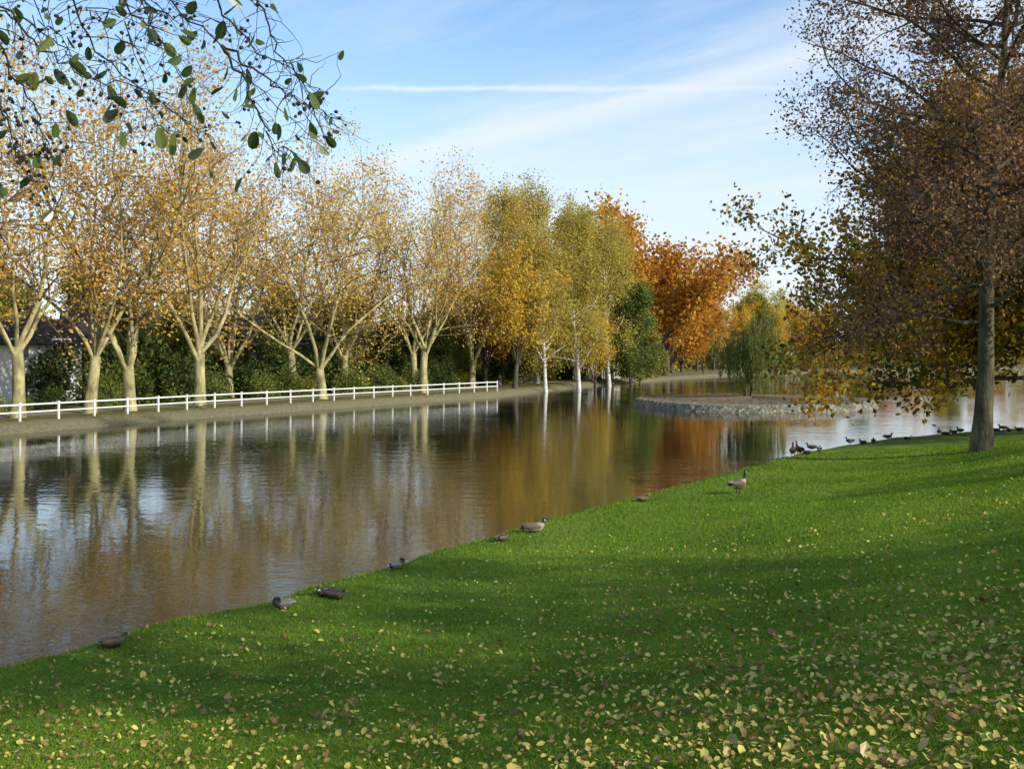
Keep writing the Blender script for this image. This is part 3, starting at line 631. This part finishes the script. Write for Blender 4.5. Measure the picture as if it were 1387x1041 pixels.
# ------------------------------------------------------------------ birds
def col(name,c,rough=.6): return surf_mat(name,[tuple(v*.6 for v in c),tuple(min(1,v*1.3) for v in c)],30,rough=rough)
B={'black':col('black_feathers',(.015,.014,.014)),'brown':col('brown_feathers',(.12,.082,.055)),'dark':col('dark_brown_feathers',(.055,.037,.025)),'white':col('white_feathers',(.6,.59,.56)),
 'grey':col('grey_feathers',(.18,.17,.15)),'pale':col('buff_feathers',(.33,.28,.22)),'green':col('green_head_feathers',(.010,.03,.02),.35),'rust':col('chestnut_feathers',(.16,.07,.035)),'bill':col('yellow_bill',(.30,.23,.06),.4),'leg':col('orange_leg',(.40,.15,.03),.5)}
BK=list(B.keys()); BM=[B[k] for k in BK]
def bird(name,rings,legs=None,wing=None,wingm='brown',cheek=None,segs=16,sc=1.0):
    A=Acc(); r=np.array([[a_[0],a_[1],a_[2],a_[3]] for a_ in rings],float); n=len(r); up=4
    t=np.linspace(0,n-1,(n-1)*up+1)
    def cr(c,t):
        k=np.minimum(t.astype(int),n-2); f=t-k; g=lambda i:c[np.clip(i,0,n-1)]
        p0,p1,p2,p3=g(k-1),g(k),g(k+1),g(k+2); return .5*((2*p1)+(-p0+p2)*f+(2*p0-5*p1+4*p2-p3)*f*f+(-p0+3*p1-3*p2+p3)*f**3)
    q=np.stack([cr(r[:,c],t) for c in range(4)],1); q[:,2:]=np.maximum(q[:,2:],.002)
    T_=np.gradient(q[:,:2],axis=0); T_/=np.linalg.norm(T_,axis=1)[:,None]; a=np.arange(segs)*2*math.pi/segs
    V=[]
    for i in range(len(q)):
        nx_,nz=-T_[i,1],T_[i,0]
        for b_ in a: V.append([q[i,0]+nx_*q[i,3]*math.sin(b_),q[i,2]*math.cos(b_),q[i,1]+nz*q[i,3]*math.sin(b_)])
    V=np.array(V)*sc; base_n=A.n; A.V.append(V); A.n+=len(V)
    for i in range(len(q)-1):
        mt=BK.index(rings[min(int(round(t[i]-.01)),n-1)][4])
        f=[[i*segs+k,i*segs+(k+1)%segs,(i+1)*segs+(k+1)%segs,(i+1)*segs+k] for k in range(segs)]
        A.F.append(np.array(f)+base_n); A.M.append((mt,len(f)))
    def ell(c,s_,tilt,mt):
        u=np.linspace(0,math.pi,9); v_=np.linspace(0,2*math.pi,12,endpoint=False); P_=[]
        for a1 in u:
            for b1 in v_:
                x,y_,z_=s_[0]*math.cos(a1)*1.0,s_[1]*math.sin(a1)*math.cos(b1),s_[2]*math.sin(a1)*math.sin(b1)
                P_.append([c[0]+x*math.cos(tilt)-z_*math.sin(tilt),c[1]+y_,c[2]+x*math.sin(tilt)+z_*math.cos(tilt)])
        A.add(np.array(P_)*sc,[[i*12+k,i*12+(k+1)%12,(i+1)*12+(k+1)%12,(i+1)*12+k] for i in range(8) for k in range(12)],BK.index(mt))
    if wing:
        for sg in (-1,1): ell((wing[0],sg*wing[1],wing[2]),(wing[3],wing[4],wing[5]),wing[6],wingm)
    if cheek:
        for sg in (-1,1): ell((cheek[0],sg*cheek[1],cheek[2]),(.018,.008,.028),0,'white')
    if legs:
        lx,lz,lm=legs
        for sg in (-1,1):
            tube(A,np.array([[lx,sg*.06,lz],[lx-.02,sg*.06,lz*.5],[lx,sg*.06,.01]])*sc,np.array([.02,.011,.009])*sc,6,BK.index(lm))
            A.add(np.array([[lx-.02,sg*.06,.018],[lx+.09,sg*.06-.04,.006],[lx+.10,sg*.06,.008],[lx+.09,sg*.06+.04,.006]])*sc,[[0,1,2,3]],BK.index(lm))
    return A.mesh(name,BM,True)
dz=-.07
goose_up=bird('goose',[(-.42,.36+dz,.012,.006,'black'),(-.36,.37+dz,.05,.025,'black'),(-.28,.37+dz,.09,.06,'white'),(-.16,.36+dz,.13,.11,'brown'),(0,.36+dz,.15,.14,'brown'),(.13,.39+dz,.125,.125,'pale'),(.21,.45+dz,.075,.08,'pale'),(.245,.53+dz,.042,.045,'black'),(.25,.62+dz,.032,.033,'black'),(.255,.69+dz,.034,.034,'black'),(.285,.735+dz,.036,.036,'black'),(.335,.735+dz,.028,.028,'black'),(.38,.72+dz,.015,.013,'black'),(.41,.712+dz,.006,.005,'black')],
  legs=(0,.22,'black'),wing=(-.09,.115,.40+dz,.26,.05,.085,-.06),wingm='brown',cheek=(.285,.033,.715+dz))
goose_lie=bird('goose',[(-.42,.14,.012,.006,'black'),(-.36,.14,.05,.025,'black'),(-.28,.13,.09,.06,'white'),(-.16,.13,.14,.11,'grey'),(0,.13,.16,.13,'grey'),(.13,.15,.13,.12,'pale'),(.21,.20,.075,.075,'pale'),(.25,.26,.042,.045,'black'),(.255,.31,.033,.034,'black'),(.275,.345,.036,.036,'black'),(.325,.35,.03,.03,'black'),(.38,.335,.015,.013,'black'),(.41,.328,.006,.005,'black')],
  wing=(-.09,.12,.17,.26,.05,.08,-.05),wingm='brown',cheek=(.28,.033,.33))
def duckrings(dz,c):
    return [(-.27,.10+dz,.01,.006,c[0]),(-.22,.09+dz,.05,.03,c[1]),(-.14,.085+dz,.085,.065,c[2]),(-.02,.085+dz,.10,.085,c[2]),(.09,.10+dz,.085,.08,c[3]),(.14,.14+dz,.05,.055,c[3]),(.155,.18+dz,.033,.035,c[4]),(.16,.215+dz,.034,.034,c[5]),(.19,.24+dz,.034,.032,c[5]),(.225,.23+dz,.02,.016,c[6]),(.27,.22+dz,.017,.006,c[6])]
def lyrings(c):
    return [(-.27,.09,.01,.006,c[0]),(-.22,.08,.05,.03,c[1]),(-.14,.075,.085,.065,c[2]),(-.02,.075,.10,.085,c[2]),(.09,.085,.085,.075,c[3]),(.135,.115,.052,.05,c[3]),(.15,.145,.036,.035,c[4]),(.155,.17,.036,.034,c[5]),(.185,.185,.034,.030,c[5]),(.22,.175,.02,.015,c[6]),(.26,.165,.017,.006,c[6])]
def sleeprings(c):
    return [(-.27,.10,.01,.006,c[0]),(-.22,.09,.05,.03,c[1]),(-.14,.085,.085,.065,c[2]),(-.02,.085,.10,.085,c[2]),(.09,.095,.088,.08,c[3]),(.15,.13,.055,.05,c[3]),(.165,.175,.036,.038,c[5]),(.13,.205,.036,.036,c[5]),(.085,.205,.030,.028,c[5]),(.05,.19,.018,.012,c[6]),(.01,.18,.012,.005,c[6])]
drake=('white','black','grey','dark','white','green','bill'); hen=('brown','dark','dark','brown','brown','dark','bill')
W=(-.06,.078,.11,.17,.035,.055,-.05)
duck_m={'drake_lie':bird('duck',lyrings(drake),wing=W,wingm='dark'),'drake_sleep':bird('duck',sleeprings(drake),wing=W,wingm='grey'),
 'hen_lie':bird('duck',lyrings(hen),wing=W,wingm='brown'),'hen_sleep':bird('duck',sleeprings(hen),wing=W,wingm='brown'),
 'drake_up':bird('duck',duckrings(.12,drake),legs=(-.01,.14,'leg'),wing=(-.06,.078,.23,.17,.035,.055,-.05),wingm='grey'),
 'hen_up':bird('duck',duckrings(.12,hen),legs=(-.01,.14,'leg'),wing=(-.06,.078,.23,.17,.035,.055,-.05),wingm='brown'),
 'eg':bird('goose',[(-.34,.30,.012,.006,'black'),(-.26,.30,.06,.04,'dark'),(-.14,.30,.11,.095,'rust'),(0,.31,.12,.115,'rust'),(.10,.35,.095,.10,'rust'),(.16,.42,.055,.06,'dark'),(.18,.49,.033,.035,'rust'),(.185,.55,.034,.034,'rust'),(.215,.585,.034,.032,'dark'),(.26,.575,.018,.015,'bill'),(.30,.565,.008,.006,'bill')],legs=(0,.2,'leg'),wing=(-.06,.09,.33,.21,.04,.07,-.05),wingm='dark')}
DL={'drake_lie':'mallard drake resting on the grass by the water','drake_sleep':'mallard drake sleeping with its head tucked back','hen_lie':'brown female mallard lying on the grass','hen_sleep':'brown female mallard sleeping on the grass edge','drake_up':'mallard drake standing at the water edge','hen_up':'brown female mallard standing at the water edge','eg':'reddish brown goose standing near the water'}
def put(name,me,px,py,rz,sc,label,cat,group=None,edge=.4):
    x,y,z_=survey(px,py,edge); o=obj(name,me,(x,y,z_+.008),(0,0,R(rz)),(sc,)*3,label=label,category=cat)
    if group: o['group']=group
put('goose',goose_up,1000,669,30,.92,'Canada goose standing upright on the lawn','goose')
put('goose',goose_lie,724,721,12,.80,'Canada goose lying on the grass beside the water','goose')
for px,py,rz,kd in [(155,876,40,'hen_lie'),(383,824,215,'drake_sleep'),(440,807,225,'drake_lie'),(456,811,-20,'hen_lie'),(538,768,40,'drake_sleep'),(681,733,50,'hen_sleep'),(872,679,30,'hen_lie')]:
    put('duck',duck_m[kd],px,py,rz,.80,DL[kd],'duck','ducks resting along the near bank')
put('goose',duck_m['eg'],1074,615,75,1.0,DL['eg'],'goose','geese at the near bank',.7); put('goose',duck_m['eg'],1082,614,100,1.0,DL['eg'],'goose','geese at the near bank',.7)
for k,(px,py) in enumerate([(1092,612),(1099,611),(1110,608),(1151,602),(1168,601),(1183,599),(1203,597),(1230,596),(1272,590),(1282,589),(1291,588),(1300,588),(1350,584),(1358,584),(1366,584),(1380,583)]):
    kd=['hen_lie','hen_up','drake_lie','drake_up','hen_lie'][k%5]; put('duck',duck_m[kd],px,py,rs_.choice([0,15,70,195,160,110]),.95,DL[kd],'duck','ducks resting along the near bank',.5)

# ------------------------------------------------------------------ person on the far path
def person(x,y,rz):
    J={'pel':(0,0,.95,.15),'bel':(0,.0,1.1,.14),'che':(0,.01,1.35,.165),'neck':(0,0,1.5,.06),'head':(0,.02,1.6,.085),'crown':(0,.02,1.70,.075),
     'hl':(-.1,0,.9,.10),'kl':(-.11,.16,.5,.065),'al':(-.11,.05,.1,.045),'tl':(-.11,.2,.04,.035),'hr':(.1,0,.9,.10),'kr':(.11,-.05,.5,.065),'ar':(.11,-.32,.14,.045),'tr':(.11,-.2,.04,.035),
     'sl':(-.2,0,1.43,.07),'el':(-.26,-.12,1.16,.05),'wl':(-.25,-.02,.93,.035),'fl':(-.25,.03,.85,.03),'sr':(.2,0,1.43,.07),'er':(.26,.08,1.16,.05),'wr':(.24,.24,.98,.035),'fr':(.24,.3,.92,.03)}
    E=[('pel','bel'),('bel','che'),('che','neck'),('neck','head'),('head','crown'),('pel','hl'),('hl','kl'),('kl','al'),('al','tl'),('pel','hr'),('hr','kr'),('kr','ar'),('ar','tr'),('che','sl'),('sl','el'),('el','wl'),('wl','fl'),('che','sr'),('sr','er'),('er','wr'),('wr','fr')]
    ks=list(J); me=bpy.data.meshes.new('person'); me.from_pydata([J[k][:3] for k in ks],[(ks.index(a_),ks.index(b_)) for a_,b_ in E],[])
    o=bpy.data.objects.new('tmp_person',me); link(o); md=o.modifiers.new('s','SKIN'); 
    for k,v in zip(ks,me.skin_vertices[0].data): v.radius=(J[k][3],J[k][3]*(.75 if k in('pel','bel','che') else 1))
    me.skin_vertices[0].data[0].use_root=True
    sb=o.modifiers.new('u','SUBSURF'); sb.levels=1; dg=bpy.context.evaluated_depsgraph_get(); nm=bpy.data.meshes.new_from_object(o.evaluated_get(dg)); bpy.data.objects.remove(o)
    nm.materials.clear()
    for mt in (col('dark_coat',(.03,.03,.04)),col('blue_trousers',(.04,.05,.08)),col('skin_tone',(.5,.3,.22)),col('brown_hair',(.06,.035,.02))): nm.materials.append(mt)
    for p in nm.polygons:
        c=p.center; p.material_index=0 if .82<c.z<1.5 else (1 if c.z<=.82 else (3 if (c.z>1.68 or c.y<-.02) else 2)); p.use_smooth=True
        if abs(c.x)>.2 and c.z<.94: p.material_index=2
    obj('person',nm,(x,y,gz(x,y)),(0,0,rz),(1.03,)*3,label='person in dark coat walking on the footpath',category='person')
person(34.6,182,R(150))

# ------------------------------------------------------------------ lawn: blades and fallen leaves
rng=np.random.default_rng(5)
def lawn(n,y0,y1,k=.62):
    y=y0*np.exp(rng.uniform(0,1,n)*math.log(y1/y0)); x=rng.uniform(-k,k,n)*y
    P_=np.stack([x,y],1); z_,s_,w_=field(P_); ok=(s_>.08); P_=P_[ok]; return P_,height(P_[:,0],P_[:,1]),s_[ok]
P_,z_,s_=lawn(430000,3.2,40)
n=len(P_); yy=P_[:,1]; wd=.0034*np.clip(yy/5,.8,7)*rng.uniform(.7,1.3,n); hh=rng.uniform(.02,.045,n)*np.clip(.9+yy/40,1,1.6); an=rng.uniform(0,6.28,n); ln=rng.normal(size=(n,2))*.018
hh*=1+.5*np.exp(-s_*3)
b0=np.stack([P_[:,0],P_[:,1],z_-.005],1); u=np.stack([np.cos(an)*wd,np.sin(an)*wd,np.zeros(n)],1); tip=b0+np.stack([ln[:,0],ln[:,1],hh],1)
V=np.stack([b0-u,b0+u,tip],1).reshape(-1,3); F=np.arange(3*n).reshape(-1,3)
obj('grass',make_mesh('grass',V,[F],[M_grass_blade]),kind='stuff',label='short green lawn grass blades',category='grass')
P_,z_,s_=lawn(64000,3.4,46,.6)
f=np.sin(P_[:,0]*.8+np.sin(P_[:,1]*.5))+np.sin(P_[:,1]*.7+1+P_[:,0]*.3)+.6*np.sin(P_[:,0]*2.7)*np.sin(P_[:,1]*2.1)
dens=np.clip(.52+.11*f,0.2,1)*np.clip(s_/1.4,.08,1)*np.clip(1.25-P_[:,1]/21,.07,1)*np.clip(.4+P_[:,1]/10,0,1)
ok=rng.uniform(0,1,len(P_))<dens; P_=P_[ok]; z_=z_[ok]; n=len(P_)
A=Acc(); scatter(A,LEAF6[0],LEAF6[1],np.stack([P_[:,0],P_[:,1],z_+.026+rng.uniform(0,.018,n)],1),tilt_rot(rng,n,.5),.045*rng.lognormal(0,.33,n),0)
obj('fallen_leaves',A.mesh('fallen_leaves',[M_litter]),kind='stuff',label='yellow and brown leaves scattered over the lawn',category='leaves')

# ------------------------------------------------------------------ sky, sun, camera
wld=bpy.data.worlds.new('World'); scene.world=wld; wld.use_nodes=True; nt=wld.node_tree; nt.nodes.clear()
out=nt.nodes.new('ShaderNodeOutputWorld'); bg=nt.nodes.new('ShaderNodeBackground'); bg.inputs[1].default_value=.15
sky=nt.nodes.new('ShaderNodeTexSky'); sky.sky_type='NISHITA'; sky.sun_disc=False; sky.sun_elevation=SUN_EL; sky.sun_rotation=math.atan2(SUN_AZ[0],SUN_AZ[1])
sky.air_density=1.0; sky.dust_density=.4; sky.ozone_density=2.0
tint=nt.nodes.new('ShaderNodeMix'); tint.data_type='RGBA'; tint.blend_type='MULTIPLY'; tint.inputs[0].default_value=1; tint.inputs[7].default_value=(1.28,1.5,1.6,1); nt.links.new(sky.outputs[0],tint.inputs[6])
tc=nt.nodes.new('ShaderNodeTexCoord'); sx=nt.nodes.new('ShaderNodeSeparateXYZ'); nt.links.new(tc.outputs['Generated'],sx.inputs[0])
zc=math_node(nt,'MAXIMUM',sx.outputs[2],.03); u=math_node(nt,'DIVIDE',sx.outputs[0],zc); v=math_node(nt,'DIVIDE',sx.outputs[1],zc)
al=math_node(nt,'SUBTRACT',math_node(nt,'MULTIPLY',u,.62),math_node(nt,'MULTIPLY',v,.78)); ac=math_node(nt,'ADD',math_node(nt,'MULTIPLY',u,.78),math_node(nt,'MULTIPLY',v,.62))
cb=nt.nodes.new('ShaderNodeCombineXYZ'); nt.links.new(math_node(nt,'MULTIPLY',al,.22),cb.inputs[0]); nt.links.new(math_node(nt,'MULTIPLY',ac,.7),cb.inputs[1])
c1=noise(nt,1.1,8,cb.outputs[0],.6); 
eb=nt.nodes.new('ShaderNodeMapRange'); eb.inputs[1].default_value=-1.5; eb.inputs[2].default_value=1.0; eb.inputs[3].default_value=-.12; eb.inputs[4].default_value=.06; nt.links.new(u,eb.inputs[0])
sk=math_node(nt,'ABSOLUTE',math_node(nt,'SUBTRACT',math_node(nt,'ADD',ac,math_node(nt,'MULTIPLY',math_node(nt,'SUBTRACT',c1,.5),1.0)),2.78))
sm=nt.nodes.new('ShaderNodeMapRange'); sm.interpolation_type='SMOOTHSTEP'; sm.inputs[1].default_value=.0; sm.inputs[2].default_value=.42; sm.inputs[3].default_value=.22; sm.inputs[4].default_value=0; nt.links.new(sk,sm.inputs[0])
rc=ramp(nt,[(.44,0,0,0),(.74,.85,.85,.85)]); nt.links.new(math_node(nt,'ADD',math_node(nt,'ADD',c1,eb.outputs[0]),sm.outputs[0]),rc.inputs[0])
wob=math_node(nt,'MULTIPLY',math_node(nt,'SUBTRACT',noise(nt,9,4,cb.outputs[0],.6),.5),.16)
dv=math_node(nt,'ABSOLUTE',math_node(nt,'SUBTRACT',math_node(nt,'ADD',v,wob),3.78))
mr=nt.nodes.new('ShaderNodeMapRange'); mr.inputs[1].default_value=.0; mr.inputs[2].default_value=.06; mr.inputs[3].default_value=.8; mr.inputs[4].default_value=0; nt.links.new(dv,mr.inputs[0])
m1=nt.nodes.new('ShaderNodeMapRange'); m1.inputs[1].default_value=-.72; m1.inputs[2].default_value=-.5; nt.links.new(u,m1.inputs[0])
m2=nt.nodes.new('ShaderNodeMapRange'); m2.inputs[1].default_value=1.6; m2.inputs[2].default_value=.2; nt.links.new(u,m2.inputs[0])
tr_=math_node(nt,'MULTIPLY',math_node(nt,'MULTIPLY',mr.outputs[0],m1.outputs[0]),m2.outputs[0])
hz=nt.nodes.new('ShaderNodeMapRange'); hz.interpolation_type='SMOOTHSTEP'; hz.inputs[1].default_value=.35; hz.inputs[2].default_value=.02; hz.inputs[3].default_value=.03; hz.inputs[4].default_value=.85; nt.links.new(sx.outputs[2],hz.inputs[0])
s1=math_node(nt,'SUBTRACT',1.0,hz.outputs[0]); s2=math_node(nt,'SUBTRACT',1.0,rc.outputs[0]); s3=math_node(nt,'SUBTRACT',1.0,tr_)
fac=math_node(nt,'SUBTRACT',1.0,math_node(nt,'MULTIPLY',math_node(nt,'MULTIPLY',s1,s2),s3),clamp=True)
mx=nt.nodes.new('ShaderNodeMix'); mx.data_type='RGBA'; nt.links.new(fac,mx.inputs[0]); nt.links.new(tint.outputs[2],mx.inputs[6]); mx.inputs[7].default_value=(5.9,6.3,6.8,1)
nt.links.new(mx.outputs[2],bg.inputs[0]); nt.links.new(bg.outputs[0],out.inputs[0])

sd=bpy.data.lights.new('sun','SUN'); sd.energy=5.0; sd.angle=R(.53); sd.color=(1,.93,.79)
so=bpy.data.objects.new('sun',sd); link(so)
dr=Vector((SUN_AZ[0]*math.cos(SUN_EL),SUN_AZ[1]*math.cos(SUN_EL),math.sin(SUN_EL))); so.rotation_euler=dr.to_track_quat('Z','Y').to_euler(); so.location=(60,-30,60)

cd=bpy.data.cameras.new('camera'); cd.lens=36*1361/1387; cd.sensor_width=36; cd.shift_y=-(520.5-480)/1387; cd.clip_end=6000; cd.clip_start=.05
co=bpy.data.objects.new('camera',cd); link(co); co.location=(0,0,EYE); co.rotation_euler=(R(90),0,0); scene.camera=co
